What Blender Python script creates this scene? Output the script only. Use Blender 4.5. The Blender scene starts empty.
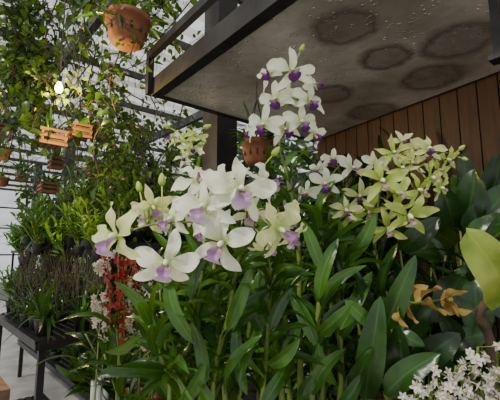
import bpy, math, random
from mathutils import Vector, Matrix, Euler
R=random.Random(11)
sin,cos,pi=math.sin,math.cos,math.pi
CAM=Vector((0,0,1.5)); PITCH=math.radians(8.1); F=385.0
fwd=Vector((0,cos(PITCH),sin(PITCH))); upv=Vector((0,-sin(PITCH),cos(PITCH)))
def W(px,py,d): return CAM+d*(fwd+Vector(((px-250)/F,0,0))+upv*((200-py)/F))
UA=Vector((.75,.66,0)).normalized(); VA=Vector((-.66,.75,0)).normalized(); ZA=Vector((0,0,1))
def UV(u,v,z): return UA*u+VA*v+ZA*z
def onz(px,py,z):
    r=W(px,py,1)-CAM; return CAM+r*((z-CAM.z)/r.z)
def rv(s=1): return Vector((R.uniform(-s,s),R.uniform(-s,s),R.uniform(-s,s)))
COL=bpy.context.scene.collection
# ---------------------------------------------------------------- mesh builder
class M:
    def __init__(s): s.v=[];s.f=[];s.uv=[];s.mi=[]
    def add(s,vs,fs,uvs=None,mi=0):
        b=len(s.v); s.v+= [Vector(v) for v in vs]
        s.uv+= uvs if uvs else [(0.5,0.5)]*len(vs)
        for f in fs: s.f.append([b+i for i in f]); s.mi.append(mi)
    def data(s,name,mats,origin=Vector((0,0,0)),smooth=True):
        me=bpy.data.meshes.new(name)
        me.from_pydata([tuple(v-origin) for v in s.v],[],s.f)
        for m in mats: me.materials.append(m)
        l=me.uv_layers.new(name="UVMap")
        for lp in me.loops: l.data[lp.index].uv=s.uv[lp.vertex_index]
        me.polygons.foreach_set("use_smooth",[smooth]*len(me.polygons))
        me.polygons.foreach_set("material_index",s.mi)
        me.update(); return me
    def obj(s,name,mats,origin=Vector((0,0,0)),parent=None,smooth=True):
        me=s.data(name,mats,origin,smooth)
        return mk(name,me,origin,parent)
def mk(name,me,loc=Vector((0,0,0)),parent=None):
    o=bpy.data.objects.new(name,me); COL.objects.link(o)
    if parent: o.parent=parent; o.location=Vector(loc)-parent.location
    else: o.location=loc
    return o
def empty(name,loc,label,cat,group=None):
    o=bpy.data.objects.new(name,None); COL.objects.link(o); o.location=loc; o.empty_display_size=.05
    return top(o,label,cat,group)
def top(o,label,cat,group=None):
    o["label"]=label; o["category"]=cat
    if group: o["group"]=group
    return o
def struct(o): o["kind"]="structure"; return o
def cat(pts,k=6):
    pts=[Vector(p) for p in pts]
    if len(pts)<3: return [pts[0].lerp(pts[-1],i/k) for i in range(k+1)]
    P=[pts[0]*2-pts[1]]+pts+[pts[-1]*2-pts[-2]]; out=[]
    for i in range(1,len(P)-2):
        a,b,c,d=P[i-1:i+3]
        for j in range(k):
            t=j/k
            out.append(.5*((2*b)+(c-a)*t+(2*a-5*b+4*c-d)*t*t+(3*b-a-3*c+d)*t**3))
    out.append(pts[-1]); return out
def tube(m,pts,r,n=8,mi=0):
    rf=r if callable(r) else (lambda t:r)
    N=len(pts); vs=[];uv=[];fs=[]
    t0=(pts[1]-pts[0]).normalized(); ref=Vector((0,0,1)) if abs(t0.z)<.9 else Vector((1,0,0))
    nrm=t0.cross(ref).normalized()
    for i,p in enumerate(pts):
        t=(pts[min(i+1,N-1)]-pts[max(i-1,0)]).normalized()
        nrm=(nrm-t*nrm.dot(t)).normalized(); b=t.cross(nrm); q=i/(N-1)
        for j in range(n):
            a=2*pi*j/n; vs.append(p+(nrm*cos(a)+b*sin(a))*rf(q)); uv.append((j/n,q))
    for i in range(N-1):
        for j in range(n):
            fs.append([i*n+j,i*n+(j+1)%n,(i+1)*n+(j+1)%n,(i+1)*n+j])
    fs.append(list(range(n))[::-1]); fs.append([(N-1)*n+j for j in range(n)])
    m.add(vs,fs,uv,mi)
def lathe(m,prof,c,n=20,mi=0,sx=1,sy=1):
    vs=[];fs=[]
    for r,z in prof:
        for j in range(n):
            a=2*pi*j/n; vs.append(Vector(c)+Vector((r*cos(a)*sx,r*sin(a)*sy,z)))
    for i in range(len(prof)-1):
        for j in range(n): fs.append([i*n+j,i*n+(j+1)%n,(i+1)*n+(j+1)%n,(i+1)*n+j])
    m.add(vs,fs,None,mi)
def box(m,c,ax,ay,az,mi=0):
    c=Vector(c); vs=[c+ax*i+ay*j+az*k for k in(-1,1) for j in(-1,1) for i in(-1,1)]
    m.add(vs,[[0,2,3,1],[4,5,7,6],[0,1,5,4],[2,6,7,3],[0,4,6,2],[1,3,7,5]],None,mi)
def beam(m,a,b,w,h,mi=0):
    a=Vector(a);b=Vector(b);d=b-a; t=d.normalized()
    s=t.cross(ZA) if abs(t.z)<.95 else UA.copy()
    s.normalize(); u=s.cross(t).normalized()
    box(m,(a+b)/2,d/2,s*w/2,u*h/2,mi)
PL=lambda t:2.05*(t**.45)*((1-t)**.62) if 0<t<1 else 0
PH=lambda t:1.55*(t**.22)*((1-t)**.8) if 0<t<1 else 0
PS=lambda t:1.2*(t**.2)*((1-t)**.35) if 0<t<1 else 0
def leaf(m,p0,p1,w,n,bend=0.,fold=.25,droop=0.,prof=PL,seg=8,mi=0,wave=0.,side=0.,roll=0.):
    ax=p1-p0; L=ax.length
    s=ax.cross(n)
    if s.length<1e-6: s=ax.cross(Vector((1,.3,.2)))
    s.normalize(); nn=s.cross(ax).normalized(); vs=[];uv=[];fs=[]; ph=R.uniform(0,6)
    for i in range(seg+1):
        t=i/seg; c=p0+ax*t+nn*(bend*L*sin(pi*t))-ZA*(droop*L*t*t)+s*(side*L*sin(pi*t))
        ww=max(w/2*prof(t),w*.02); s2=s*cos(roll*t)+nn*sin(roll*t); n2=nn*cos(roll*t)-s*sin(roll*t)
        for k,q in enumerate((-1,-.5,0,.5,1)):
            vs.append(c+s2*(ww*q)+n2*(abs(q)*ww*fold+wave*w*sin(t*11+ph+q*2)*abs(q))); uv.append((.5+q/2,t))
    for i in range(seg):
        for k in range(4): a=i*5+k; fs.append([a,a+1,a+6,a+5])
    m.add(vs,fs,uv,mi)
# ---------------------------------------------------------------- materials
def newmat(name):
    m=bpy.data.materials.new(name); m.use_nodes=True; nt=m.node_tree; nt.nodes.clear()
    out=nt.nodes.new("ShaderNodeOutputMaterial"); return m,nt,out
def ramp(nt,stops,fac):
    r=nt.nodes.new("ShaderNodeValToRGB"); e=r.color_ramp.elements
    while len(e)<len(stops): e.new(.5)
    for i,(p,c) in enumerate(stops): e[i].position=p; e[i].color=(*c,1)
    nt.links.new(fac,r.inputs[0]); return r.outputs[0]
def mixc(nt,f,a,b,bt="MIX"):
    n=nt.nodes.new("ShaderNodeMix"); n.data_type="RGBA"; n.blend_type=bt
    for sock,val in ((n.inputs[0],f),(n.inputs[6],a),(n.inputs[7],b)):
        if hasattr(val,"is_linked"): nt.links.new(val,sock)
        else: sock.default_value=val if not isinstance(val,tuple) else (*val,1)
    return n.outputs[2]
def mth(nt,op,a,b=None,c=None):
    n=nt.nodes.new("ShaderNodeMath"); n.operation=op
    for i,v in enumerate((a,b,c)):
        if v is None: continue
        if hasattr(v,"is_linked"): nt.links.new(v,n.inputs[i])
        else: n.inputs[i].default_value=v
    return n.outputs[0]
def noise(nt,scale,vec=None,detail=3):
    n=nt.nodes.new("ShaderNodeTexNoise"); n.inputs["Scale"].default_value=scale; n.inputs["Detail"].default_value=detail
    if vec is not None: nt.links.new(vec,n.inputs["Vector"])
    return n.outputs["Fac"]
def finish(nt,out,col,rough,trans=0,metal=0,bump=None,bs=.2,tcol=None,spec=.5):
    p=nt.nodes.new("ShaderNodeBsdfPrincipled")
    if hasattr(col,"is_linked"): nt.links.new(col,p.inputs["Base Color"])
    else: p.inputs["Base Color"].default_value=(*col,1)
    if hasattr(rough,"is_linked"): nt.links.new(rough,p.inputs["Roughness"])
    else: p.inputs["Roughness"].default_value=rough
    p.inputs["Metallic"].default_value=metal; p.inputs["Specular IOR Level"].default_value=spec
    if bump is not None and bs>0:
        b=nt.nodes.new("ShaderNodeBump"); b.inputs["Strength"].default_value=bs; b.inputs["Distance"].default_value=.01
        nt.links.new(bump,b.inputs["Height"]); nt.links.new(b.outputs[0],p.inputs["Normal"])
    sh=p.outputs[0]
    if trans:
        t=nt.nodes.new("ShaderNodeBsdfTranslucent"); c=tcol if tcol is not None else col
        if hasattr(c,"is_linked"): nt.links.new(c,t.inputs[0])
        else: t.inputs[0].default_value=(*c,1)
        x=nt.nodes.new("ShaderNodeMixShader"); x.inputs[0].default_value=trans
        nt.links.new(sh,x.inputs[1]); nt.links.new(t.outputs[0],x.inputs[2]); sh=x.outputs[0]
    nt.links.new(sh,out.inputs[0])
def uvs(nt):
    t=nt.nodes.new("ShaderNodeTexCoord"); s=nt.nodes.new("ShaderNodeSeparateXYZ"); nt.links.new(t.outputs["UV"],s.inputs[0])
    return t,s.outputs[0],s.outputs[1]
def leafmat(name,c1,c2,rough=.26,rib=1.7,trans=.25,tc=(.30,.55,.02)):
    m,nt,out=newmat(name); t,u,v=uvs(nt)
    nf=noise(nt,14,t.outputs["Object"]); c=ramp(nt,[(.35,c1),(.65,c2)],nf)
    a=mth(nt,"ABSOLUTE",mth(nt,"SUBTRACT",u,.5)); k=mth(nt,"LESS_THAN",a,.04)
    c=mixc(nt,mth(nt,"MULTIPLY",k,.45),c,tuple(min(1,x*rib+.01) for x in c2))
    oi=nt.nodes.new("ShaderNodeObjectInfo")
    h=nt.nodes.new("ShaderNodeHueSaturation"); nt.links.new(c,h.inputs["Color"])
    nt.links.new(mth(nt,"MULTIPLY_ADD",oi.outputs["Random"],.6,.7),h.inputs["Value"])
    finish(nt,out,h.outputs[0],rough,trans,bump=noise(nt,60,t.outputs["Object"]),bs=.08,tcol=mixc(nt,.4,h.outputs[0],tc))
    return m
L_mid=leafmat("leaf_green",(.026,.098,.008),(.080,.205,.020))
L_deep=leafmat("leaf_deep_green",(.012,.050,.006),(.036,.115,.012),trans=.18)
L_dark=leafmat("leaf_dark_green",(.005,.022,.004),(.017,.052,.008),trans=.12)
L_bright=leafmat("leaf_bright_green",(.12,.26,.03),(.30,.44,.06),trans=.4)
L_lime=leafmat("leaf_yellow_green",(.22,.36,.04),(.46,.56,.10),trans=.4,rib=1.15)
L_brown=leafmat("leaf_withered",(.22,.12,.03),(.66,.47,.12),trans=.35,tc=(.6,.4,.1),rough=.6)
L_ivy=leafmat("leaf_vine",(.010,.032,.004),(.042,.088,.009),trans=.3)
def simple(name,c1,c2,rough=.6,scale=12,metal=0,bs=.25,stretch=None,spec=.5):
    m,nt,out=newmat(name); t=nt.nodes.new("ShaderNodeTexCoord"); vec=t.outputs["Object"]
    if stretch:
        mp=nt.nodes.new("ShaderNodeMapping"); mp.inputs["Scale"].default_value=stretch; nt.links.new(vec,mp.inputs[0]); vec=mp.outputs[0]
    nf=noise(nt,scale,vec,5); finish(nt,out,ramp(nt,[(.3,c1),(.7,c2)],nf),rough,0,metal,nf,bs,spec=spec); return m
Cane=simple("cane_green",(.07,.14,.015),(.21,.27,.05),.45,30)
Stem=simple("stem_green",(.10,.16,.025),(.20,.25,.06),.5,40)
StemD=simple("vine_stem",(.02,.02,.01),(.07,.055,.025),.7,40)
Terra=simple("terracotta",(.15,.05,.022),(.32,.12,.05),.8,14)
WoodB=simple("basket_wood",(.13,.055,.03),(.28,.13,.07),.7,14,stretch=(1,1,6))
Steel=simple("dark_painted_steel",(.006,.006,.007),(.018,.016,.017),.45,20)
SteelG=simple("grey_steel",(.016,.017,.017),(.04,.04,.04),.5,10)
Wire=simple("wire",(.03,.03,.03),(.07,.07,.07),.5,30,metal=.8)
PotB=simple("black_plastic",(.008,.008,.008),(.022,.022,.022),.45,30)
PotW=simple("white_glazed",(.5,.5,.46),(.7,.7,.66),.35,10)
Bark=simple("bark_mix",(.05,.03,.015),(.16,.10,.05),.95,60,bs=.8)
Root=simple("aerial_root",(.035,.028,.022),(.10,.085,.06),.8,50)
WoodT=simple("pale_timber",(.12,.065,.035),(.24,.14,.08),.6,5,stretch=(1,8,8))
Brown=simple("brown_branch",(.035,.022,.012),(.09,.06,.035),.85,30,bs=.6)
Concrete=simple("concrete",(.28,.27,.26),(.50,.49,.47),.35,3)
def plankmat():
    m,nt,out=newmat("plank_brown"); t=nt.nodes.new("ShaderNodeTexCoord")
    mp=nt.nodes.new("ShaderNodeMapping"); mp.inputs["Scale"].default_value=(14,14,1.2); nt.links.new(t.outputs["Object"],mp.inputs[0])
    nf=noise(nt,3,mp.outputs[0],6); c=ramp(nt,[(.25,(.026,.009,.004)),(.75,(.085,.032,.014))],nf)
    finish(nt,out,c,.5,0,0,nf,.3); return m
Plank=plankmat()
def tepalmat(name,base,mid,tip,trans=.4):
    m,nt,out=newmat(name); t,u,v=uvs(nt)
    c=ramp(nt,[(0,base),(.4,mid),(1,tip)],v)
    a=mth(nt,"ABSOLUTE",mth(nt,"SINE",mth(nt,"MULTIPLY",u,30)))
    c=mixc(nt,mth(nt,"MULTIPLY",mth(nt,"SUBTRACT",1,a),.30),c,base)
    finish(nt,out,c,.45,trans,tcol=c,spec=.35,bump=a,bs=.2); return m
T_white=tepalmat("petal_white",(.60,.70,.28),(.88,.90,.74),(.95,.95,.86))
T_cream=tepalmat("petal_cream",(.50,.64,.15),(.80,.85,.42),(.90,.91,.56))
T_green=tepalmat("petal_yellow_green",(.30,.46,.05),(.56,.70,.16),(.76,.83,.32))
def lipmat(name,stops,vein=(.26,.08,.28)):
    m,nt,out=newmat(name); t,u,v=uvs(nt)
    c=ramp(nt,stops,v)
    a=mth(nt,"ABSOLUTE",mth(nt,"SINE",mth(nt,"MULTIPLY",u,30)))
    c=mixc(nt,mth(nt,"MULTIPLY",mth(nt,"LESS_THAN",a,.35),.45),c,vein)
    finish(nt,out,c,.5,.25,tcol=c,spec=.3); return m
Lip_m=lipmat("lip_mauve",[(0,(.62,.62,.40)),(.3,(.34,.15,.36)),(.6,(.52,.34,.54)),(1,(.80,.70,.78))],(.30,.12,.32))
Lip_p=lipmat("lip_purple",[(0,(.6,.55,.45)),(.3,(.22,.06,.26)),(.55,(.07,.010,.12)),(1,(.12,.02,.18))])
Lip_g=lipmat("lip_pale",[(0,(.5,.6,.2)),(.4,(.40,.25,.35)),(.6,(.62,.60,.40)),(1,(.80,.82,.50))])
Colm=simple("column_cream",(.7,.7,.45),(.85,.85,.6),.5,20)
# ---------------------------------------------------------------- flowers
def flower_meshes(kind,seed,tm,lm,cm):
    rr=random.Random(seed); m=M()
    def tepal(ang,L,w,lift,curl,ruf,pk,twist=0,ex=.6):
        d=Vector((cos(ang),sin(ang),0)); s=Vector((-sin(ang),cos(ang),0)); vs=[];uv=[];fs=[]; ph=rr.uniform(0,6); fr=rr.uniform(8,13)
        NR,NC=15,7; lat=rr.uniform(-.12,.12); tm_=pk/(pk+ex); nm=1/((tm_**pk)*((1-tm_)**ex))
        for i in range(NR+1):
            t=i/NR
            wd=w/2*max(.04,(nm*(t**pk)*((1-t)**ex) if t<1 else 0.02))
            zz=lift*t-curl*t*t
            for k in range(NC):
                q=-1+2*k/(NC-1); tw=twist*t*t
                z0=ruf*sin(t*fr+ph+q*1.6)*abs(q)**1.5-.22*wd*(1-q*q)
                off=s*(wd*q*cos(tw)+lat*sin(pi*t))+Vector((0,0,1))*(wd*q*sin(tw))
                vs.append(d*(L*t+.03)+off+Vector((0,0,zz+z0))); uv.append((.5+q/2,t))
        for i in range(NR):
            for k in range(NC-1): a=i*NC+k; fs.append([a,a+1,a+NC+1,a+NC])
        m.add(vs,fs,uv)
    j=lambda s:rr.uniform(-s,s)
    if kind=="narrow": pw,sw,ru,tw,ex=.38,.29,.05,1.1,.7; lift,curl=.45,.35
    elif kind=="mid": pw,sw,ru,tw,ex=.54,.37,.06,.6,.65; lift,curl=.34,.38
    else: pw,sw,ru,tw,ex=.60,.39,.095,1.0,.62; lift,curl=.42,.50
    for a in (90,222,318): tepal(math.radians(a+j(11)),.97+j(.09),sw+j(.04),lift+j(.18)-.08,curl+j(.22),ru*.7,.6,j(tw),ex)
    for a,sg in ((22,1),(158,-1)): tepal(math.radians(a+j(14)),1.05+j(.07),pw+j(.06),lift+j(.15),curl+j(.25),ru,.9,j(tw),ex)
    tube(m,[Vector((0,0,.06)),Vector((0,-.07,-.08)),Vector((0,-.10,-.24))],lambda t:.09*(1-t*.7),8)
    A=m.data("flower_tepals",[tm])
    m2=M(); vs=[];uv=[];fs=[];NR,NC=12,9; ph=rr.uniform(0,6); sc={"wide":1.12,"mid":1.1,"narrow":.75}[kind]
    for i in range(NR+1):
        t=i/NR
        wd=.09+.22*sin(pi*min(1,t*1.7))*(1-.3*t)+ (.17*sin(pi*(t-.5)/.5) if t>.5 else 0)
        if i==NR: wd*=.4
        cy=-.05-.58*t+.1*t*t; cz=.02+.48*sin(t*2.3)-.20*t*t
        cu=1.9*(1-t)**.7
        for k in range(NC):
            q=-1+2*k/(NC-1); a=cu*q
            x=wd*(sin(a)/cu if cu>.05 else q); z=wd*((1-cos(a))/cu if cu>.05 else 0)*1.3
            z+=.075*sin(q*8+ph+t*5)*abs(q)*t
            vs.append(Vector((x,cy+.25*z,cz+z))*sc); uv.append((.5+q/2,t))
    for i in range(NR):
        for k in range(NC-1): a=i*NC+k; fs.append([a,a+1,a+NC+1,a+NC])
    m2.add(vs,fs,uv); B=m2.data("flower_lip",[lm])
    m3=M(); tube(m3,cat([Vector((0,.02,0)),Vector((0,.03,.10)),Vector((0,0,.22)),Vector((0,-.05,.29))],3),lambda t:.05+.035*sin(pi*min(1,t*1.05)),8)
    C=m3.data("flower_column",[cm]); return A,B,C
FK={}
for s in range(6):
    FK.setdefault("white",[]).append(flower_meshes("wide",s,T_white,Lip_m,Colm))
    FK.setdefault("cream",[]).append(flower_meshes("wide",s+10,T_cream,Lip_m,Colm))
    FK.setdefault("purple",[]).append(flower_meshes("mid",s+20,T_white,Lip_p,Colm))
    FK.setdefault("green",[]).append(flower_meshes("narrow",s+30,T_green,Lip_g,Colm))
    FK.setdefault("greenwhite",[]).append(flower_meshes("narrow",s+40,T_cream,Lip_p,Colm))
def put_flower(plant,kind,pos,size,yaw,pit,roll):
    A,B,C=R.choice(FK[kind])
    mat=Matrix.Rotation(math.radians(yaw),3,'Z')@Matrix.Rotation(math.radians(pit),3,'X')@Matrix.Rotation(math.radians(90),3,'X')@Matrix.Rotation(math.radians(roll),3,'Z')
    f=mk("flower",A,pos,plant); f.rotation_euler=mat.to_euler(); f.scale=(size/2,)*3
    for n,d in (("lip",B),("column",C)):
        o=bpy.data.objects.new(n,d); COL.objects.link(o); o.parent=f
    return mat@Vector((0,0,-1))
def spray(plant,spine,flowers,dd=.03,buds=(),r=.0028,sc=1.):
    sp=cat([W(*p) for p in spine],8); m=M(); tube(m,sp,lambda t:r*(1-.45*t),8)
    for (px,py,s,d,yw,pt,rl,kd) in flowers:
        p=W(px,py,d); size=s*sc/F*d; back=put_flower(plant,kd,p,size,yw,pt,rl)
        a=min(sp,key=lambda q:(q-p).length)
        e=p+back*size*.10; tube(m,cat([a,a.lerp(e,.5)+back*size*.12+Vector((0,0,.008)),e],5),.0013*size/.07+.0004,6)
    m.obj("flower_stem",[Stem],plant.location,plant)
    for (px,py,d,s) in buds:
        p=W(px,py,d); a=min(sp,key=lambda q:(q-p).length); dr=(p-a).normalized(); b=M(); L=s/F*d
        tube(b,[a,a.lerp(p,.5),p],.0012,6); 
        tube(b,[p+dr*L*t for t in (0,.15,.35,.6,.85,1)],lambda t:L*.26*sin(pi*min(.97,max(.08,t**.8)))+.0005,8)
        b.obj("bud",[T_green],plant.location,plant)
def pot(plant,c,r,h,mat,soil=True):
    m=M(); lathe(m,[(0.001,0),(r*.72,0),(r*.75,.01),(r*.95,h*.85),(r*1.04,h*.86),(r*1.05,h),(r*.96,h),(r*.93,h*.88),(r*.9,h*.8)],c,24)
    m.obj("pot",[mat],Vector(c),plant)
    s=M(); lathe(s,[(.001,h*.88),(r*.4,h*.9),(r*.92,h*.86)],c,24); s.obj("potting_bark",[Bark],Vector(c),plant)
def canes(plant,lst,leafm,LL=.15,LW=.032,frm=.35,step=.035,thick=.007,dens=1.):
    lm=M()
    for pts in lst:
        sp=cat(pts,8); cm=M(); N=len(sp)
        tube(cm,sp,lambda t:thick*(1-.35*t)*(1+.10*sin(t*45)),9)
        cm.obj("cane",[Cane],plant.location,plant)
        tot=sum((sp[i+1]-sp[i]).length for i in range(N-1)); nl=int(tot*(1-frm)/step*dens)
        a0=R.uniform(-.5,.5)
        for i in range(nl):
            t=frm+(1-frm)*(i+R.random()*.6)/max(1,nl); q=min(N-2,int(t*(N-1)))
            p=sp[q].lerp(sp[q+1],t*(N-1)-q); ax=(sp[q+1]-sp[q]).normalized()
            az=a0+(0 if i%2 else pi)+R.uniform(-1.0,1.0); h=Vector((cos(az),sin(az),0))
            lean=R.uniform(.25,1.1); dr=(ax*cos(lean)+h*sin(lean)).normalized(); g=R.uniform(.5,1.3); L=LL*g
            leaf(lm,p,p+dr*L,LW*(.45+.5*g)*R.uniform(.8,1.15),(ax*1.0-h*.2+rv(.5)).normalized(),R.uniform(.02,.18),R.uniform(.15,.5),R.uniform(0,.5),side=R.uniform(-.08,.08),roll=R.uniform(-.5,.5),mi=0 if R.random()<.6 else 1)
    return lm
# ---------------------------------------------------------------- setting
WH=2.3
C1=onz(160,96,WH); C2=onz(314,141,WH)
C3=C2+(onz(500,71,WH)-C2)*1.9; C4=C1+(onz(292,0,WH)-C1)*1.9
m=M(); box(m,(0,8,-.05),Vector((30,0,0)),Vector((0,30,0)),Vector((0,0,.05))); struct(m.obj("floor",[Concrete],smooth=False))
def netmat():
    m,nt,out=newmat("shade_net"); t=nt.nodes.new("ShaderNodeTexCoord"); s=nt.nodes.new("ShaderNodeSeparateXYZ"); nt.links.new(t.outputs["Object"],s.inputs[0])
    w=mth(nt,"SINE",mth(nt,"MULTIPLY",s.outputs[1],20)); k=mth(nt,"GREATER_THAN",w,.0)
    nf=mth(nt,"GREATER_THAN",noise(nt,2.2,t.outputs["Object"],6),.49); n2=noise(nt,.6,t.outputs["Object"],2)
    fac=mth(nt,"ADD",mth(nt,"MULTIPLY",k,.44),mth(nt,"ADD",mth(nt,"MULTIPLY",nf,.26),mth(nt,"MULTIPLY",n2,.46)))
    fac=mth(nt,"MINIMUM",fac,.95)
    tr=nt.nodes.new("ShaderNodeBsdfTransparent"); d=nt.nodes.new("ShaderNodeBsdfTranslucent"); d.inputs[0].default_value=(.17,.165,.15,1)
    x=nt.nodes.new("ShaderNodeMixShader"); nt.links.new(fac,x.inputs[0]); nt.links.new(tr.outputs[0],x.inputs[1]); nt.links.new(d.outputs[0],x.inputs[2]); nt.links.new(x.outputs[0],out.inputs[0]); return m
Net=netmat(); RZ=3.8
m=M(); m.add([Vector((-8,-1,0)),Vector((9,-1,0)),Vector((9,16,0)),Vector((-8,16,0))],[[0,1,2,3]])
o=m.obj("ceiling",[Net],smooth=False); o.location=(0,0,RZ); o.rotation_euler=(0,0,math.atan2(UA.y,UA.x)); struct(o)
n=0
for i in range(17):
    v=-.6+i*1.0; m=M(); beam(m,UV(-7,v,RZ-.06),UV(9,v,RZ-.06),.05,.07); n+=1
    struct(m.obj("trim_%d"%n,[SteelG],smooth=False))
for u in (-2,1.1,3.2,6):
    m=M(); beam(m,UV(u,-1,RZ-.16),UV(u,16,RZ-.16),.07,.12); n+=1; struct(m.obj("trim_%d"%n,[SteelG],smooth=False))
def panmat():
    m,nt,out=newmat("translucent_sheet"); t=nt.nodes.new("ShaderNodeTexCoord"); nf=noise(nt,2,t.outputs["Object"])
    c=ramp(nt,[(.3,(.35,.38,.42)),(.7,(.70,.76,.82))],nf)
    a=nt.nodes.new("ShaderNodeBsdfTransparent"); d=nt.nodes.new("ShaderNodeBsdfTranslucent"); nt.links.new(c,d.inputs[0])
    x=nt.nodes.new("ShaderNodeMixShader"); x.inputs[0].default_value=.6; nt.links.new(a.outputs[0],x.inputs[1]); nt.links.new(d.outputs[0],x.inputs[2]); nt.links.new(x.outputs[0],out.inputs[0]); return m
Sheet=panmat()
m=M(); m.add([UV(-7,15.5,.6),UV(9,15.5,.6),UV(9,15.5,RZ),UV(-7,15.5,RZ)],[[0,1,2,3]]); struct(m.obj("window_1",[Sheet],smooth=False))
m=M(); box(m,UV(1,15.5,.3),UA*8,VA*.06,ZA*.3); struct(m.obj("wall_back",[Concrete],smooth=False))
for i in range(15):
    m=M(); beam(m,UV(-6+i,15.4,.6),UV(-6+i,15.4,RZ-.1),.08,.06); n+=1; struct(m.obj("trim_%d"%n,[SteelG],smooth=False))
for z in (1.5,2.4,3.1):
    m=M(); beam(m,UV(-7,15.38,z),UV(9,15.38,z),.05,.05); n+=1; struct(m.obj("trim_%d"%n,[SteelG],smooth=False))
m=M(); box(m,UV(8.2,8,1.9),UA*.05,VA*8,ZA*1.9); struct(m.obj("wall_side",[simple("side_wall",(.03,.04,.03),(.06,.07,.05),.8,2)],smooth=False))
dirB=(C3-C2).normalized(); nB=Vector((-dirB.y,dirB.x,0))
m=M()
for k in range(34):
    p=C2+nB*(.04)+dirB*(.045+k*.093); p.z=1.9
    box(m,p,dirB*.0435,nB*.012,ZA*1.9)
p=C2+nB*.075+dirB*1.58; p.z=1.9; box(m,p,dirB*1.58,nB*.015,ZA*1.9)
struct(m.obj("wall_right",[Plank],C2.copy(),smooth=False))
# canopy tray
def panelmat():
    m,nt,out=newmat("wet_metal_sheet"); g=nt.nodes.new("ShaderNodeNewGeometry"); pos=g.outputs["Position"]
    n1=noise(nt,2.2,pos,5); n2=noise(nt,22,pos,6)
    c=ramp(nt,[(.36,(.44,.405,.34)),(.64,(.86,.82,.75))],n1)
    c=mixc(nt,mth(nt,"MULTIPLY",ramp(nt,[(.45,(0,0,0)),(.62,(1,1,1))],n2),.2),c,(.26,.21,.15))
    dark=None
    for (px,py,r) in ((458,42,.12),(432,78,.12),(372,112,.12),(385,58,.09),(330,95,.10),(345,28,.10)):
        q=onz(px,py,WH); vd=nt.nodes.new("ShaderNodeVectorMath"); vd.operation="DISTANCE"; nt.links.new(pos,vd.inputs[0]); vd.inputs[1].default_value=q
        d=mth(nt,"ADD",vd.outputs["Value"],mth(nt,"MULTIPLY_ADD",n2,.07,-.035))
        k=mth(nt,"MAXIMUM",ramp(nt,[(0,(.6,.6,.6)),(r*.75,(.6,.6,.6)),(r*.95,(1,1,1)),(r*1.35,(0,0,0))],d),0)
        dark=k if dark is None else mth(nt,"MAXIMUM",dark,k)
    c=mixc(nt,mth(nt,"MULTIPLY",dark,mth(nt,"MULTIPLY_ADD",n1,.7,.38)),c,(.09,.075,.055))
    v=nt.nodes.new("ShaderNodeTexVoronoi"); v.inputs["Scale"].default_value=52; nt.links.new(pos,v.inputs["Vector"])
    dr=mth(nt,"MAXIMUM",mth(nt,"SUBTRACT",.32,v.outputs["Distance"]),0)
    msk=mth(nt,"GREATER_THAN",noise(nt,6,pos,2),.50)
    dr=mth(nt,"MULTIPLY",dr,msk)
    h=mth(nt,"ADD",mth(nt,"MULTIPLY",dr,3.5),mth(nt,"MULTIPLY",n1,2.2))
    finish(nt,out,c,mth(nt,"MULTIPLY_ADD",n1,.2,.14),0,.35,h,.9,spec=1.); return m
can=empty("canopy_tray",C1.copy(),"dark steel framed metal tray with wet underside above the orchids","canopy")
m=M(); th=.012
m.add([C1,C2,C3,C4]+[c+ZA*th for c in (C1,C2,C3,C4)],[[0,1,2,3],[7,6,5,4],[0,4,5,1],[1,5,6,2],[2,6,7,3],[3,7,4,0]])
m.obj("metal_sheet",[panelmat()],C1.copy(),can,smooth=False)
outA=(C1-C2).normalized()
for (a,b,z,w,h) in ((C1+outA*.025,C4+outA*.025,.03,.05,.09),(C1,C2,.03,.03,.075),(C2,C3,.03,.03,.05)):
    m=M(); beam(m,a+ZA*z,b+ZA*z,w,h); m.obj("frame_rail",[Steel],a.copy(),can,smooth=False)
m=M(); beam(m,C1+outA*.06+ZA*.20,C4+outA*.06+ZA*.20,.03,.04); m.obj("upper_rail",[Steel],C1.copy(),can,smooth=False)
m=M(); beam(m,C1+outA*.06-ZA*.01,C1+outA*.06+ZA*.22,.03,.03); m.obj("upright",[Steel],C1.copy(),can,smooth=False)
q=W(500,58,.95); m=M(); beam(m,q,Vector((q.x,q.y,WH)),.025,.02); box(m,q,UA*.02,VA*.02,ZA*.006); m.obj("hanger_bar",[Steel],q,can,smooth=False)
def post(px,d,w,name,label,z1=RZ-.2,mat=Steel):
    p=W(px,200,d); m=M(); c=Vector((p.x,p.y,z1/2)); box(m,c,UA*w/2,VA*w/2,ZA*z1/2); box(m,Vector((p.x,p.y,.01)),UA*w,VA*w,ZA*.01)
    o=m.obj(name,[mat],Vector((p.x,p.y,0)),smooth=False); top(o,label,"post"); return o
post(219,2.45,.16,"steel_post","thick dark square steel post beside the canopy tray",mat=simple("post_dark",(.014,.014,.015),(.035,.032,.032),.5,9))
post(66,6.4,.16,"steel_post","grey square greenhouse post among hanging baskets",mat=SteelG)
post(36,8.9,.14,"steel_post","slim grey greenhouse post near the far windows",mat=SteelG)
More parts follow.
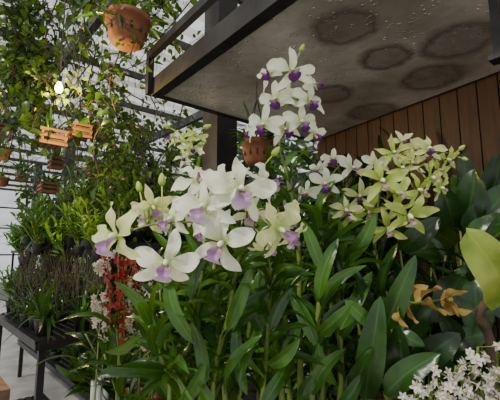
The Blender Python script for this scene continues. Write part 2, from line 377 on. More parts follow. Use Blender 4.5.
# ---------------------------------------------------------------- benches
def bench(name,cu,cv,su,sv,z,label,mat=Steel,topm=Steel,shelf=None):
    b=empty(name,UV(cu,cv,0),label,"bench")
    def slab(z,nm):
        m=M(); ns=int(su/.06)
        for i in range(ns+1): box(m,UV(cu-su/2+i*su/ns,cv,z-.01),UA*.02,VA*sv/2,ZA*.01)
        box(m,UV(cu,cv-sv/2,z-.035),UA*su/2,VA*.015,ZA*.025); box(m,UV(cu,cv+sv/2,z-.035),UA*su/2,VA*.015,ZA*.025)
        box(m,UV(cu-su/2,cv,z-.035),UA*.015,VA*sv/2,ZA*.025); box(m,UV(cu+su/2,cv,z-.035),UA*.015,VA*sv/2,ZA*.025)
        m.obj(nm,[topm],b.location,b,smooth=False)
    slab(z,"bench_top")
    for s in (shelf or ()): slab(s,"shelf")
    for i in (-1,1):
        for j in (-1,1):
            l=M(); box(l,UV(cu+i*(su/2-.03),cv+j*(sv/2-.03),(z-.06)/2),UA*.02,VA*.02,ZA*(z-.06)/2); l.obj("leg",[mat],b.location,b,smooth=False)
    return b
BZ=.75
bench("plant_bench",.95,.5,1.3,2.8,BZ,"long dark steel slatted bench carrying the potted orchids")
# ---------------------------------------------------------------- main orchids
def base(px,d,z=BZ): p=W(px,300,d); return Vector((p.x,p.y,z))
def cl(lm,lst,nrm=.5):
    for (x0,y0,x1,y1,w,d,b) in lst:
        leaf(lm,W(x0,y0,d),W(x1,y1,d+R.uniform(-.05,.05)),w/F*d,(CAM-W(x0,y0,d)+rv(nrm)).normalized(),b,R.uniform(.2,.45),.05,seg=11,side=R.uniform(-.10,.10),wave=.03,roll=R.uniform(-.5,.5),mi=0 if R.random()<.75 else 1)
A=empty("orchid_plant",base(235,.78),"potted orchid with large white flowers and mauve lips","orchid")
pot(A,A.location,.085,.14,Terra); pz=A.location+Vector((0,0,.13))
def cn(bx,*pp): return [pz+Vector(bx)]+[W(*p) for p in pp]
lmA=canes(A,[cn((-.03,0,0),(212,400,.76),(230,310,.72),(238,255,.68)),cn((.03,.01,0),(262,400,.8),(268,330,.77),(271,262,.74)),
   cn((-.06,.02,0),(170,400,.8),(192,340,.78),(203,272,.74)),cn((-.05,-.03,0),(185,400,.74),(165,370,.72),(150,325,.74)),cn((0,.04,0),(240,400,.85),(250,320,.85),(252,240,.84)),
   cn((.01,.03,0),(225,400,.82),(218,330,.82),(214,262,.82)),cn((-.04,.03,0),(200,400,.86),(182,330,.86),(176,285,.86))],L_mid,.125,.024,.28,.015,.0066)
cl(lmA,((196,345,170,262,15,.68,.1),(205,385,192,318,14,.67,-.1),(228,330,252,262,14,.68,.1),(247,395,238,310,14,.69,.0),(270,330,292,285,13,.72,.1),
    (225,395,262,330,14,.7,.15),(165,300,190,240,14,.74,.1),(150,345,135,290,13,.77,.1),(130,395,165,350,14,.7,.1),(268,365,300,335,13,.7,.1),(105,352,140,332,12,.76,.1),
    (262,330,240,380,12,.7,.1),(190,300,206,250,12,.72,.1),(180,405,205,360,14,.68,.1),(212,405,190,372,13,.68,.1),(262,405,285,365,14,.7,.15)))
lmA.obj("foliage",[L_mid,L_deep],A.location,A)
spray(A,[(238,262,.70),(236,235,.70),(215,222,.68),(185,222,.66),(150,225,.66),(128,232,.66)],
 [(117,236,62,.60,-32,4,10,"cream"),(166,262,60,.58,8,5,-6,"white"),(152,206,40,.68,40,30,25,"cream"),(206,207,60,.60,-28,-5,8,"white"),
  (173,219,42,.66,-40,0,0,"white"),(222,243,62,.59,-14,12,-18,"white"),(196,180,46,.66,24,-40,30,"white"),(150,215,38,.69,-10,-5,-20,"cream"),(188,205,40,.68,10,-10,50,"white"),(206,228,38,.67,-50,20,10,"white")],sc=1.08,buds=((140,192,.68,12),(162,186,.68,14)))
spray(A,[(240,262,.72),(246,230,.70),(248,205,.68),(256,180,.68),(262,168,.70)],
 [(240,190,70,.60,16,-5,-12,"white"),(278,229,58,.62,42,14,40,"cream"),(264,184,42,.68,48,-10,60,"white"),(288,216,34,.7,60,30,20,"cream"),(222,180,48,.68,-24,-24,10,"white"),(268,242,38,.66,55,40,10,"cream"),(250,215,38,.70,20,0,-30,"white"),(292,235,34,.69,65,45,30,"cream")],sc=1.08,buds=((272,156,.7,12),))
B=empty("orchid_plant",base(300,.98),"tall orchid with white flowers tipped deep purple","orchid")
pot(B,B.location,.085,.14,Terra); pz=B.location+Vector((0,0,.13))
lmB=canes(B,[cn((.02,0,0),(312,400,.88),(317,330,.86),(322,270,.88),(318,205,.92)),cn((-.02,.02,0),(300,400,.95),(300,320,.95),(298,240,.96),(285,165,.97)),
   cn((.05,.03,0),(340,400,.9),(340,320,.9),(345,262,.9)),cn((.0,.05,0),(290,400,1.0),(280,300,1.0),(262,215,1.02)),cn((.0,.03,0),(322,400,.98),(332,300,.98),(330,225,.98)),cn((-.03,.0,0),(282,400,.9),(285,330,.9),(282,290,.9))],L_mid,.135,.025,.32,.016,.0085)
cl(lmB,((318,300,338,235,14,.84,.1),(322,270,303,218,13,.84,.1),(318,335,352,300,13,.84,.15),(316,345,290,290,14,.83,.1),(340,330,372,268,14,.85,.1),
    (345,262,375,210,14,.9,.1),(318,215,335,178,12,.9,.1),(312,395,345,345,14,.82,.1),(318,230,360,238,13,.88,-.1),(345,300,380,330,14,.84,.15),(300,320,276,372,13,.86,.1),(335,385,318,340,13,.84,.1),(300,405,322,368,13,.82,.1),(340,405,362,372,13,.82,.1)))
lmB.obj("foliage",[L_mid,L_deep],B.location,B)
spray(B,[(290,175,.97),(280,150,.94),(284,120,.92),(290,95,.9),(292,68,.9)],
 [(292,72,44,.86,5,-5,0,"purple"),(270,74,34,.92,-40,-10,15,"purple"),(309,101,36,.86,25,0,-5,"purple"),(276,100,38,.88,-20,0,10,"purple"),(301,122,36,.86,15,5,5,"purple"),
  (264,125,38,.86,-20,5,-5,"purple"),(285,130,32,.9,5,0,20,"purple"),(312,84,28,.92,50,-10,40,"purple"),(314,133,28,.9,40,10,0,"purple"),(252,131,24,.92,-55,0,0,"purple"),(290,98,28,.92,0,5,0,"purple")],
  buds=((300,52,.9,9),),sc=1.08)
spray(B,[(318,215,.95),(322,200,.94),(328,182,.93),(340,165,.94),(352,160,.95)],
 [(325,184,36,.9,-8,0,0,"purple"),(352,168,32,.92,20,-5,10,"purple"),(333,160,28,.94,-10,-20,0,"purple"),(307,193,26,.95,-35,0,0,"purple"),(345,210,34,.9,15,10,0,"greenwhite"),(318,170,22,.96,-30,-10,0,"purple")],sc=1.0)
Cc=empty("orchid_plant",base(375,1.02),"orchid with arching spray of yellow-green star flowers","orchid")
pot(Cc,Cc.location,.085,.14,Terra); pz=Cc.location+Vector((0,0,.13))
lmC=canes(Cc,[cn((0,0,0),(368,400,.98),(360,330,.98),(352,262,.98)),cn((.03,.02,0),(390,400,1.0),(385,320,1.0),(375,250,1.0)),cn((-.03,.03,0),(345,400,1.02),(338,300,1.02),(335,215,1.02))],L_dark,.155,.028,.4,.018,.008)
lmC.obj("foliage",[L_deep,L_dark],Cc.location,Cc)
spray(Cc,[(375,250,1.0),(372,225,.98),(375,200,.97),(392,180,.96),(415,168,.96),(440,160,.96)],
 [(382,181,48,.90,-5,5,10,"green"),(408,216,50,.9,10,15,-10,"green"),(396,193,40,.93,20,0,20,"green"),(360,196,34,.95,-20,5,0,"greenwhite"),(388,228,40,.93,-15,20,15,"green"),
  (430,178,36,.94,35,0,0,"green"),(370,212,34,.96,-30,10,40,"green"),(418,190,34,.95,25,5,30,"green"),(440,188,28,.95,40,5,30,"green"),(402,168,30,.96,0,0,40,"green"),(398,208,32,.97,0,10,60,"green"),(350,215,30,.95,-25,10,10,"green")],sc=1.1)
spray(Cc,[(375,250,1.02),(378,205,1.02),(384,170,1.02),(405,152,1.02),(435,150,1.02),(455,156,1.02)],
 [(394,153,34,.98,-10,-5,5,"green"),(428,149,34,.98,10,-5,-10,"greenwhite"),(412,163,28,1.0,5,5,10,"greenwhite"),(447,160,28,1.0,30,5,5,"green"),(376,164,26,1.0,-20,0,0,"purple"),(402,142,26,1.02,0,-20,20,"greenwhite"),(438,170,26,1.0,20,0,0,"green"),(418,152,28,1.02,0,0,30,"greenwhite")],
 buds=((459,150,1.0,8),(462,158,1.0,7)),sc=1.1)
E=empty("orchid_plant",base(180,1.1),"orchid with upright cluster of pale cream half-open flowers","orchid")
pot(E,E.location,.085,.14,Terra); pz=E.location+Vector((0,0,.13))
lmE=canes(E,[cn((0,0,0),(200,400,1.0),(198,320,1.0),(196,240,1.0),(194,195,1.0)),cn((.03,.02,0),(170,400,1.05),(165,340,1.05),(160,290,1.05))],L_mid,.14,.027,.45,.018,.006)
lmE.obj("foliage",[L_mid,L_deep],E.location,E)
spray(E,[(194,195,1.0),(192,170,.98),(188,150,.96),(184,135,.96)],
 [(180,140,28,.95,-20,-30,0,"green"),(192,150,28,.94,10,-20,10,"greenwhite"),(197,137,24,.95,30,-30,0,"green"),(172,138,22,.96,-40,-30,0,"greenwhite"),(184,158,24,.94,-10,-10,20,"greenwhite"),(188,142,24,.93,0,-40,50,"green")],
 buds=((170,128,.95,8),(203,128,.95,9),(198,145,.95,8)))
# ---------------------------------------------------------------- filler potted orchids
def filler(px,d,ytop,mat,label,LL=.155,LW=.028,nc=6,spread=.13,z=BZ,potm=Terra):
    b=base(px,d,z); e=empty("potted_orchid",b,label,"potted plant","leafy potted orchids on the bench"); pot(e,b,.08,.13,potm)
    zt=W(px,ytop,d).z; L=[]
    for i in range(nc):
        a=R.uniform(0,2*pi); sx=Vector((cos(a),sin(a),0)); h=(zt-b.z-.1)*R.uniform(.7,1.0)
        p0=b+Vector((0,0,.11))+sx*.03
        L.append([p0,p0+sx*spread*.35+Vector((0,0,h*.45)),p0+sx*spread*R.uniform(.6,1.3)+Vector((0,0,h))])
    lm=canes(e,L,mat,LL,LW,.35,.02,.005); lm.obj("foliage",[mat,L_deep if mat!=L_dark else L_dark],e.location,e); return e
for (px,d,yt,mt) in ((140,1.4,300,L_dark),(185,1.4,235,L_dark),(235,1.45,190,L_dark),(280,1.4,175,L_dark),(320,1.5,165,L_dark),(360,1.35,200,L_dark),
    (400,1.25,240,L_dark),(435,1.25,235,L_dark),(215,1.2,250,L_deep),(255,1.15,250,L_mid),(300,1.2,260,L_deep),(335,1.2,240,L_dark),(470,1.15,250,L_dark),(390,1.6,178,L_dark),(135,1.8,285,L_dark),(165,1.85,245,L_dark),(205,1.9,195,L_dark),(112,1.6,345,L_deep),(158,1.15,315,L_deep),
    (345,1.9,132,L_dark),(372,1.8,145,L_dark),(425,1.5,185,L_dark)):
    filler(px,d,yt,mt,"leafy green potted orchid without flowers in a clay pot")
# ---------------------------------------------------------------- right side broadleaf plants
def broad(px,d,mat,label,leaves):
    b=base(px,d); e=empty("broadleaf_plant",b,label,"potted plant"); pot(e,b,.1,.16,Terra); lm=M(); st=M(); o=b+Vector((0,0,.15))
    for (x0,y0,x1,y1,w,dd,bd,mi) in leaves:
        p0=W(x0,y0,dd); p1=W(x1,y1,dd-.04); br=(mi==2)
        leaf(lm,p0,p1,w/F*dd,(CAM-p0+Vector((0,0,.5))+rv(.4)).normalized(),bd,.7 if br else .25,.05,seg=16,mi=mi,wave=.22 if br else .04,side=R.uniform(.1,.2)*R.choice((-1,1)) if br else R.uniform(-.08,.08),roll=R.choice((-2.6,2.4,1.8)) if br else R.uniform(-.4,.4))
        if not br: tube(st,cat([o,o.lerp(p0,.5)+Vector((0,.02,.03)),p0],6),.003,6)
    tube(st,cat([o,o.lerp(W(396,308,.87),.5),W(396,308,.87),W(415,303,.87),W(440,300,.87)],6),.0028,6)
    lm.obj("foliage",mat,e.location,e); st.obj("stem",[Stem],e.location,e); return e
broad(425,1.0,[L_dark,L_deep,L_brown,L_lime],"dark broad-leaved plant with withered yellow-brown leaves",
 [(365,400,380,290,27,.85,.1,1),(380,345,415,250,22,.88,.12,1),(372,330,352,262,18,.9,.1,0),(400,400,398,320,30,.85,.1,0),(415,370,460,330,28,.9,.15,0),(385,395,440,350,25,.8,.1,1),
  (440,400,425,330,26,.92,.1,0),(405,345,440,300,24,.95,.1,0),(398,300,428,284,12,.86,.2,2),(398,308,408,326,10,.85,.2,2),(415,303,442,288,13,.88,-.2,2),(422,302,446,314,12,.86,.25,2),(440,300,468,290,11,.85,.2,2),(440,300,474,309,13,.87,.25,2),(410,304,418,322,8,.86,.2,2),(450,298,460,316,8,.86,.2,2),(430,360,490,330,26,.95,.1,0),(400,250,440,215,22,1.05,.1,0),
  (392,330,425,345,16,.84,.2,1),(380,300,398,240,14,.95,.1,1),(420,325,408,280,15,.95,.1,1),(455,345,440,310,20,.9,.1,0),(350,398,372,345,18,.84,.1,1)])
broad(485,1.15,[L_dark,L_deep],"large dark ovate-leaved foliage plant against plank wall",
 [(455,235,440,180,26,1.2,.1,0),(460,230,475,165,30,1.18,.1,0),(465,232,510,180,30,1.15,.1,0),(468,240,520,215,28,1.1,.1,1),(455,245,418,215,22,1.2,.1,0),(470,255,525,245,26,1.1,.1,0),
  (450,262,405,250,22,1.15,.1,0),(462,275,435,320,28,1.05,.1,0),(475,280,480,340,30,1.0,.1,0),(485,290,530,320,30,1.0,.1,0),(470,220,452,172,22,1.25,.1,1),(455,270,500,290,22,1.1,.1,1),(430,260,398,225,20,1.2,.1,0),(480,220,500,150,28,1.22,.1,0),(475,215,462,150,22,1.25,.1,0)])
t=empty("mounted_plant",base(500,.85),"pale yellow-green leaves on a rough brown branch","plant"); m=M()
tube(m,cat([Vector((t.location.x,t.location.y,BZ)),W(497,400,.84),W(490,340,.84),W(480,312,.83),W(500,296,.84),W(520,285,.86)],6),lambda q:.013*(1-.4*q)*(1+.12*sin(q*40)),10); 
m.obj("branch",[Brown],t.location,t); lm=M()
leaf(lm,W(503,302,.82),W(466,230,.78),52/F*.8,(CAM-W(480,270,.8)+Vector((.2,0,.3))).normalized(),.16,.3,0,seg=16,wave=.09,prof=PS,roll=.4)
leaf(lm,W(500,305,.84),W(520,240,.8),34/F*.8,(CAM-W(500,270,.8)).normalized(),.1,.2,0,seg=10)
lm.obj("leaf_pair",[L_lime],t.location,t)
T_blush=tepalmat("petal_blush_white",(.75,.55,.50),(.90,.84,.76),(.94,.92,.86))
def starmesh():
    m=M()
    for i in range(5):
        a=pi/2+i*2*pi/5; d=Vector((cos(a),sin(a),.3)); leaf(m,Vector((0,0,0)),d,.55,Vector((0,0,1)),.12,.35,0,seg=7)
    leaf(m,Vector((0,0,0)),Vector((0,-.35,.6)),.4,Vector((0,1,0.3)),.1,.5,0,seg=5,mi=1)
    tube(m,[Vector((0,0,.02)),Vector((0,-.1,-.4)),Vector((0,-.4,-.8))],.08,6,0); return m.data("star_blossom",[T_blush,Colm])
Star=starmesh()
t=empty("orchid_plant",base(470,.72),"orchid covered in clusters of tiny white star flowers","orchid"); pot(t,t.location,.08,.13,Terra)
st=M()
for (x0,y0,x1,y1,nf) in ((425,430,418,380,9),(435,430,436,364,11),(450,430,456,366,11),(470,420,478,347,12),(498,410,497,346,12),(440,430,430,396,8),(480,430,488,380,11),(462,430,462,392,9),(500,420,500,375,9),(485,430,470,365,8)):
    sp=cat([t.location+Vector((0,0,.12)),W(x0,y0,.72),W(x1,y1,.68)],10); tube(st,sp,.0022,6)
    for i in range(nf):
        tt=1-(i/nf)*.3; p=sp[int(tt*(len(sp)-1))]; q=p+Vector((R.uniform(-.026,.026),R.uniform(-.04,.01),R.uniform(-.012,.022))); tube(st,[p,p.lerp(q,.5),q],.0009,5)
        f=mk("flower",Star,q,t); s=R.uniform(.008,.0135); f.scale=(s,s,s); f.rotation_euler=(math.radians(90+R.uniform(-60,40)),R.uniform(-.9,.9),R.uniform(-1.2,1.2))
st.obj("flower_stem",[Stem],t.location,t)
# ---------------------------------------------------------------- strands of small flowers
def strand(px,d,y0,y1,mat,label,n=3,wd=10,cnt=34):
    p=W(px,y0,d); e=empty("trailing_orchid",Vector((p.x,p.y,BZ)),label,"orchid")
    pot(e,e.location,.08,.13,PotB); st=M(); bl=M()
    for k in range(n):
        xx=px+(k-(n-1)/2)*wd*1.3+R.uniform(-2,2)
        a=W(xx,y0+R.uniform(0,15),d); b=W(xx+R.uniform(-6,6),y1-R.uniform(0,30),d)
        sp=cat([e.location+Vector((0,0,.12)),W(px,(y0+y1)/2,d+.06),a+Vector((0,.03,.02)),a,a.lerp(b,.5)+rv(.012),b],8); tube(st,sp,.0013,5)
        for i in range(cnt):
            q=sp[24+int((len(sp)-25)*i/cnt)]+rv(.010); s=R.uniform(.007,.013); nrm=(Vector((0,-1,0))+rv(.9)).normalized()
            x=nrm.cross(Vector((0.1,0.2,1))).normalized(); y=nrm.cross(x)
            for j in range(5):
                an=j*2*pi/5; leaf(bl,q,q+(x*cos(an)+y*sin(an))*s,s*.6,nrm,.1,.2,0,seg=3)
    st.obj("flower_stem",[Stem],e.location,e); o=bl.obj("blossoms",[mat],e.location,e); o["kind"]="stuff"
Tred=tepalmat("petal_dark_red",(.14,.012,.01),(.28,.02,.018),(.36,.035,.03))
Tpink=tepalmat("petal_blush",(.4,.30,.24),(.62,.55,.46),(.78,.74,.64))
strand(122,1.08,254,352,Tred,"orchid with hanging strands of small dark red flowers",4,7,34)
strand(100,1.15,285,355,Tpink,"orchid with trailing strands of small pale pink flowers",2,8,26)
strand(142,1.10,268,372,Tpink,"orchid with hanging strands of small white blossoms",3,8,28)
strand(108,1.3,246,300,Tpink,"orchid with short trailing blush white flower strands",2,6,24)
for i,(px,py) in enumerate(((100,388),(106,392),(94,391))):
    p=W(px,py,1.3); e=empty("white_pot",Vector((p.x,p.y,BZ)),"slim white ceramic planter beside trailing orchids","pot","white planters"); m=M()
    h=W(px,py-10,1.3).z-BZ; lathe(m,[(.001,0),(.009,0),(.011,h*.85),(.011,h),(.008,h),(.007,h-.03),(.001,h-.03)],e.location,18); m.obj("planter",[PotW],e.location,e)
# ---------------------------------------------------------------- left benches with plants
bench("plant_rack",1.80,4.3,1.3,2.8,1.60,"tall dark steel rack holding strap-leaved orchids",shelf=(1.02,.45))
bench("plant_rack",2.6,8.2,1.6,4.4,1.60,"tall dark rack of strap-leaved plants further back",shelf=(.9,))
bench("display_table",.86,3.45,.42,1.5,.98,"narrow dark steel display table crowded with potted plants",shelf=(.2,))
def strapmesh(nl,L,w,lo=.05,hi=.7,dr=.5):
    m=M()
    for i in range(nl):
        a=R.uniform(0,2*pi); h=Vector((cos(a),sin(a),0)); ln=R.uniform(lo,hi); d=(ZA*cos(ln)+h*sin(ln)); LL=L*R.uniform(.5,1.15)
        p0=h*.03; leaf(m,p0,p0+d*LL,w*R.uniform(.7,1.2),(ZA-h*.5+rv(.4)).normalized(),.06,.3,R.uniform(0,dr),seg=7,prof=PS,mi=0 if R.random()<.7 else 1)
    return m
def orchidmesh(nc,h,mats):
    m=M()
    for c in range(nc):
        a=R.uniform(0,2*pi); d=Vector((cos(a),sin(a),0)); top_=d*R.uniform(.03,.14)+ZA*h*R.uniform(.6,1.1); p0=d*.02
        sp=cat([p0,p0.lerp(top_,.5)-d*.01,top_],5); tube(m,sp,.006,5,mi=1)
        for i in range(9):
            p=sp[min(len(sp)-1,3+int(i*.9))]; az=i*pi+R.uniform(-.8,.8)+a; hh=Vector((cos(az),sin(az),0)); ln=R.uniform(.2,1.)
            leaf(m,p,p+(ZA*cos(ln)+hh*sin(ln))*R.uniform(.09,.19),.028,(ZA-hh*.3+rv(.4)).normalized(),.08,.3,R.uniform(0,.4),seg=6,mi=0)
    return m.data("leafy_canes",mats)
pf=[(.001,0),(.05,0),(.07,.11),(.075,.12),(.066,.12),(.062,.10),(.001,.10)]
pm=M(); lathe(pm,pf,(0,0,0),16); PotMesh=pm.data("pot_mesh",[PotB])
pm=M(); lathe(pm,pf,(0,0,0),16); PotMesh2=pm.data("pot_mesh",[Terra])
SM=[strapmesh(26,.44,.034,.05,1.2,1.0).data("strap_leaves",[L_bright,L_mid]) for i in range(2)]+[strapmesh(26,.42,.03,.05,.8,.6).data("strap_leaves",[L_mid,L_bright]) for i in range(1)]+[orchidmesh(8,.38,[(L_bright if i%2 else L_mid),Cane]) for i in range(6)]
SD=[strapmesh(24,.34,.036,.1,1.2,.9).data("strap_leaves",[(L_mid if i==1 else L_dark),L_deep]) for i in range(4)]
def strap_plant(pos,meshes,label,group,pmesh=PotMesh,s=1.):
    e=empty("potted_greenhouse_plant",pos,label,"potted plant",group)
    q=R.uniform(.65,1.0); o=mk("pot",pmesh,pos,e); o.scale=(q,q,q)
    f=mk("foliage",R.choice(meshes),pos+Vector((0,0,.1*q)),e); f.rotation_euler=(R.uniform(-.2,.2),R.uniform(-.2,.2),R.uniform(0,6)); s*=R.uniform(.75,1.2); f.scale=(s,s,s*R.uniform(.85,1.2)); return e
def grid(cu,cv,su,sv,z,nu,nv,ms,label,group,pmesh=PotMesh,s=1.,skip=.1):
    for a in range(nu):
        for b in range(nv):
            if R.random()<skip: continue
            strap_plant(UV(cu-su/2+.1+(su-.2)*a/max(1,nu-1)+R.uniform(-.05,.05),cv-sv/2+.1+(sv-.2)*b/(nv-1)+R.uniform(-.06,.06),z),ms,label,group,pmesh,s)
grid(1.80,4.3,1.3,2.8,1.60,6,12,SM,"bright green leafy orchid in black pot","leafy orchids on the rack",s=1.15)
grid(1.80,4.3,1.3,2.8,1.02,4,9,SD+SM[3:5],"dark green leafy potted plant under the rack shelf","leafy plants on the rack shelf",s=1.15)
grid(1.80,4.3,1.3,2.8,.45,3,7,SD,"dark green leafy potted plant on lowest shelf","leafy plants on the lowest shelf")
grid(2.6,8.2,1.6,4.4,1.60,4,9,SM,"bright green leafy orchid in black pot","leafy orchids on the rear rack",s=1.3)
grid(2.6,8.2,1.6,4.4,.90,3,9,SD,"dark green leafy potted plant on rear rack","leafy plants on the rear rack",PotMesh2,1.3)
grid(.86,3.45,.42,1.5,.98,2,6,SD+SM[3:6],"dark green leafy potted plant on narrow table","leafy plants on the display table",PotMesh,.85)
q=W(-26,395,1.5); t=empty("timber_table",Vector((q.x,q.y,0)),"small brown timber side table","table")
m=M(); box(m,Vector((q.x,q.y,q.z)),UA*.10,VA*.12,ZA*.03); m.obj("table_top",[WoodT],t.location,t,smooth=False)
for i in(-1,1):
    for j in(-1,1):
        m=M(); z=q.z-.03; c=Vector((q.x,q.y,0))+UA*.08*i+VA*.09*j; c.z=z/2; box(m,c,UA*.02,VA*.02,ZA*z/2); m.obj("leg",[WoodT],t.location,t,smooth=False)
# ---------------------------------------------------------------- hanging baskets
def hang_pot(px,py,d,w,h,label,mat=Terra,fol=None,s=1.,kind="round"):
    c=W(px,py,d); r=w/F*d/2; H=h/F*d; b=c-Vector((0,0,H/2)); e=empty("hanging_basket",b,label,"hanging pot"); m=M()
    if kind=="round":
        lathe(m,[(.001,0),(r*.6,0),(r*.78,H*.12),(r*.94,H*.5),(r*1.0,H*.8),(r*1.08,H*.81),(r*1.08,H),(r*.95,H),(r*.9,H*.8),(.001,H*.78)],b,24)
        for k in range(12):
            a=k*pi/6; dd=Vector((cos(a),sin(a),0)); q=b+dd*(r*.92)+Vector((0,0,H*.5)); tt=Vector((-sin(a),cos(a),0)); box(m,q,tt*r*.05,dd*r*.03,ZA*H*.18,1)
        m.obj("basket_body",[mat,StemD],b,e)
    else:
        nb=5
        for k in range(nb):
            z=H*(k+.5)/nb
            for sg in(-1,1):
                if k%2==0: box(m,b+VA*sg*r*.9+ZA*z,UA*r*1.1,VA*r*.09,ZA*H/nb*.48)
                else: box(m,b+UA*sg*r*.9+ZA*z,UA*r*.09,VA*r*1.1,ZA*H/nb*.48)
        for k in range(4): box(m,b+UA*r*(-.7+k*.47)+ZA*H*.04,UA*r*.12,VA*r*.9,ZA*H*.04)
        box(m,b+ZA*H*.4,UA*r*.82,VA*r*.82,ZA*H*.36,1)
        m.obj("basket_body",[mat,Bark],b,e,smooth=False)
    hk=b+Vector((0,0,H+2.2*r+.05)); m=M()
    for k in range(4):
        a=k*pi/2+.6; p=b+Vector((cos(a)*r,sin(a)*r,H)); tube(m,[p,p.lerp(hk,.5),hk],.0018,5)
    tt=Vector((hk.x,hk.y,RZ-.02)); tube(m,[hk,hk.lerp(tt,.5),tt],.002,5); m.obj("hanger_wire",[Wire],b,e)
    if fol:
        f=mk("foliage",R.choice(fol),b+Vector((0,0,H*.75)),e); f.scale=(s,s,s); f.rotation_euler=(0,0,R.uniform(0,6))
hang_pot(127,32,1.9,42,30,"round terracotta hanging basket with pierced sides",fol=SD,s=.8)
hang_pot(257,153,1.75,30,24,"round terracotta pot hanging behind the tall orchid",fol=SD,s=.6)
for (px,py,d,w,h) in ((51,139,2.3,23,16),(80,132,2.4,17,14),(56,163,2.7,12,12),(48,188,2.9,16,10),(22,176,4.2,10,8),(3,130,3,14,10),(95,172,3.2,12,9)):
    hang_pot(px,py,d,w,h,"square wooden slatted hanging basket with trailing plant",WoodB,SD,.22*d,"sq")
for (px,py,d,w,h,s) in ((2,156,2.6,15,12,.4),(120,168,3.4,14,12,.9),(152,178,3.0,15,12,.9),(105,140,4.4,13,11,.9),(140,150,4.5,13,11,1.),(10,100,4.6,12,10,.9),(172,160,3.8,13,11,1.),(28,120,5,11,9,1.),(130,190,4.6,11,9,1.),(2,182,3.2,12,9,.4)):
    hang_pot(px,py,d,w,h,"small round hanging pot with leafy plant",Terra if px<5 or px==105 else PotB,SD,s)
for (px,py,d) in ((28,246,2.9),(38,254,2.8),(50,246,2.85),(60,256,2.8),(70,248,2.8),(24,266,3.1),(80,257,2.7),(50,272,2.95),(90,250,2.6),(66,272,2.8),(98,262,2.5)):
    c=W(px,py,d); e=empty("root_basket",c,"black net pot with dangling aerial roots hung beside rack","hanging pot","net pots beside the rack")
    o=mk("pot",PotMesh,c,e); o.scale=(.65,.65,.65); m=M()
    for k in range(24):
        a=c+Vector((R.uniform(-.04,.04),R.uniform(-.04,.04),.01)); tube(m,cat([a,a+Vector((R.uniform(-.03,.03),0,-.1)),a+Vector((R.uniform(-.07,.07),0,-R.uniform(.12,.36)))],4),.0022,5)
    m.obj("aerial_root",[Root],c,e); f=mk("foliage",R.choice(SD+SM[3:]),c+Vector((0,0,.06)),e); f.scale=(.8,.8,.7); f.rotation_euler=(R.uniform(-.3,.3),R.uniform(-.3,.3),R.uniform(0,6))
    m=M(); tt=Vector((c.x,c.y,RZ-.02)); tube(m,[c+ZA*.07,c+ZA*.2,tt],.0015,5); m.obj("hanger_wire",[Wire],c,e)
c=W(59,87,1.9); e=empty("sun_glow_bulb",c,"added warm bulb standing in for sun glow through the net","sun_glow_bulb")  # bulb on a cord added as stand-in for sun glow through the net
m=M(); lathe(m,[(.001,-.030),(.012,-.027),(.019,-.012),(.017,.003),(.010,.021),(.009,.03)],c,18)
mm,nt,out=newmat("sun_glow"); em=nt.nodes.new("ShaderNodeEmission"); em.inputs[0].default_value=(1,.82,.40,1); em.inputs[1].default_value=16; nt.links.new(em.outputs[0],out.inputs[0]); m.obj("bulb",[mm],c,e)
m=M(); lathe(m,[(.001,.022),(.012,.025),(.012,.055),(.005,.06)],c,14); tube(m,[c+ZA*.055,c+ZA*.5,Vector((c.x,c.y,RZ))],.003,6); m.obj("socket_and_cord",[PotB],c,e)
ld=bpy.data.lights.new("sun_glow_light","POINT"); ld.energy=30; ld.color=(1,.70,.24); ld.shadow_soft_size=.03; lo=bpy.data.objects.new("sun_glow_light",ld); COL.objects.link(lo); lo.parent=e; lo.location=(0,.06,-.06)  # added point light gives the stand-in bulb its warm spill
# ---------------------------------------------------------------- vines
def vine(pts,n,size,label,mat=L_ivy,spread=.07,prof=PH,trail=2):
    w=[W(*p) for p in pts]; e=empty("hanging_vine",w[0],label,"vine","vines trailing from the roof"); sp=cat(w,8); m=M(); tube(m,sp,.0045,6)
    lm=M(); src=list(sp)
    for k in range(trail):
        a=R.choice(sp); l=R.uniform(.15,.5); tr=cat([a,a+Vector((R.uniform(-.12,.12),R.uniform(-.1,.1),-l*.4)),a+Vector((R.uniform(-.15,.15),0,-l))],6); tube(m,tr,.0022,5); src+=tr
    for i in range(n):
        p=R.choice(src)+rv(spread*.4); q=p+rv(spread)
        h=Vector((R.uniform(-1,1),R.uniform(-1,1),R.uniform(-1.2,.2))).normalized(); s=size*R.uniform(.5,1.25)
        tube(m,[p,q],.0012,4); leaf(lm,q,q+h*s,s*.75,(Vector((0,-.6,.5))+rv(.8)).normalized(),.05,.15,.1,prof=prof,seg=6)
    m.obj("vine_stem",[StemD],e.location,e); lm.obj("foliage",[mat],e.location,e)
V="leafy green vine trailing from the roof beams"
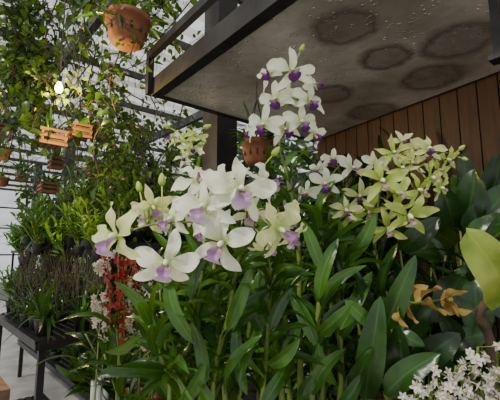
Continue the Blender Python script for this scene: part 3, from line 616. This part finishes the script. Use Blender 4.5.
for pts,nl,s in (
 ([(-20,20,2.2),(30,45,2.2),(60,55,2.3)],220,.06),([(-10,60,2.3),(20,75,2.3),(35,100,2.3)],170,.055),([(5,-10,2.2),(20,25,2.2),(12,70,2.2)],210,.06),
 ([(40,-15,2.4),(50,20,2.4),(38,55,2.4)],190,.055),([(70,-15,2.2),(110,5,2.2),(190,-8,2.2)],210,.055),([(150,-20,2.4),(175,15,2.4),(165,50,2.4)],120,.05),
 ([(70,60,2.6),(90,110,2.6),(95,165,2.6)],150,.05),([(95,95,2.6),(125,120,2.6),(150,130,2.6)],150,.05),([(110,100,2.6),(115,150,2.6),(108,185,2.6)],150,.05),
 ([(150,95,2.8),(165,130,2.8),(170,175,2.8)],130,.05),([(20,95,3.4),(35,110,3.4),(75,105,3.4)],160,.06),([(120,50,2.2),(110,85,2.2),(118,120,2.2)],100,.05),
 ([(0,90,3.2),(15,120,3.2),(10,150,3.2)],130,.06),([(180,60,2.6),(185,90,2.6),(178,125,2.6)],80,.045),([(0,-10,2.8),(60,10,2.8),(95,-10,2.8)],190,.06),
 ([(75,20,2.6),(95,45,2.6),(88,85,2.6)],120,.05),([(130,110,3.2),(135,150,3.2),(128,190,3.2)],130,.05),([(-5,0,2.5),(10,40,2.5),(-5,90,2.5)],160,.06),([(75,130,3.4),(78,165,3.4),(72,200,3.4)],130,.055),
 ([(20,130,4.0),(28,160,4.0),(25,195,4.0)],100,.06),([(95,150,3.6),(100,180,3.6),(98,210,3.6)],120,.055),([(145,130,3.4),(152,170,3.4),(150,205,3.4)],130,.055),([(60,110,4),(90,120,4),(130,95,4)],160,.06),
 ([(70,185,5),(90,175,5),(110,190,5)],110,.07),([(100,8,1.8),(118,18,1.8),(122,28,1.78)],40,.04)):
    vine(pts,nl,s,V)
for pts in ([(90,-20,2.3),(85,40,2.3),(110,80,2.3),(150,105,2.4)],[(200,-10,2.6),(150,45,2.6),(95,60,2.6),(60,110,2.6)],[(30,-10,2.4),(70,50,2.4),(80,120,2.5),(60,180,2.6)],[(0,70,2.6),(60,60,2.6),(120,90,2.6),(145,140,2.6)],[(10,100,2.8),(60,140,2.8),(110,120,2.8),(140,160,2.8)],[(60,-10,2.5),(40,70,2.5),(90,150,2.6)]):
    vine(pts,25,.04,"thin woody liana looping below the shade net roof",trail=4)
vine([(42,78,2.15),(62,98,2.15),(74,75,2.15)],60,.035,"vine leaves coloured yellow-green to look lit by the sun glow",L_bright,spread=.05,trail=0)  # brighter leaf colour paints the yellow glow onto these leaves
def shrub(px,d,ytop,ybot,w,n,mat,label,size=.14):
    b=W(px,300,d); b=Vector((b.x,b.y,0)); e=empty("background_shrub",b,label,"shrub","dense shrubs behind the benches"); m=M(); lm=M()
    zt=W(px,ytop,d).z; zb=W(px,ybot,d).z; hw=w/F*d/2
    for k in range(6):
        p=b+Vector((R.uniform(-hw,hw)*.8,R.uniform(-.3,.3),zt*R.uniform(.8,1))); tube(m,cat([b,b.lerp(p,.5)+rv(.05),p],5),.012,6)
    for i in range(n):
        q=Vector((b.x+R.uniform(-hw,hw),b.y+R.uniform(-.35,.35),R.uniform(zb,zt))); h=Vector((R.uniform(-1,1),R.uniform(-1,.6),R.uniform(-.8,.7))).normalized(); s=size*R.uniform(.7,1.4)
        leaf(lm,q,q+h*s,s*.36,(Vector((0,-.5,.8))+rv(.5)).normalized(),.08,.2,.15,seg=6)
    m.obj("branch",[StemD],e.location,e); lm.obj("foliage",[mat],e.location,e)
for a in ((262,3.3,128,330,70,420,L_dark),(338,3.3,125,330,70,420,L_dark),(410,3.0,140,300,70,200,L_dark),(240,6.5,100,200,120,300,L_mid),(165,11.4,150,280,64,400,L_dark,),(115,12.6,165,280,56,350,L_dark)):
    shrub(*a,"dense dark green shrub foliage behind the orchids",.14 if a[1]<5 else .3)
# ---------------------------------------------------------------- light / camera
w=bpy.data.worlds.new("World"); bpy.context.scene.world=w; w.use_nodes=True; bg=w.node_tree.nodes["Background"]; bg.inputs[0].default_value=(.95,.97,1,1); bg.inputs[1].default_value=1.1
sd=bpy.data.lights.new("sun","SUN"); sd.energy=8; sd.angle=math.radians(6); sd.color=(1,.95,.86); so=bpy.data.objects.new("sun",sd); COL.objects.link(so)
so.rotation_euler=Vector((.68,.50,-.90)).to_track_quat('-Z','Y').to_euler()
cd=bpy.data.cameras.new("camera"); cd.lens=F/500*36; cd.sensor_width=36; cd.clip_start=.02; co=bpy.data.objects.new("camera",cd); COL.objects.link(co)
co.location=CAM; co.rotation_euler=(math.radians(90)+PITCH,0,0); bpy.context.scene.camera=co
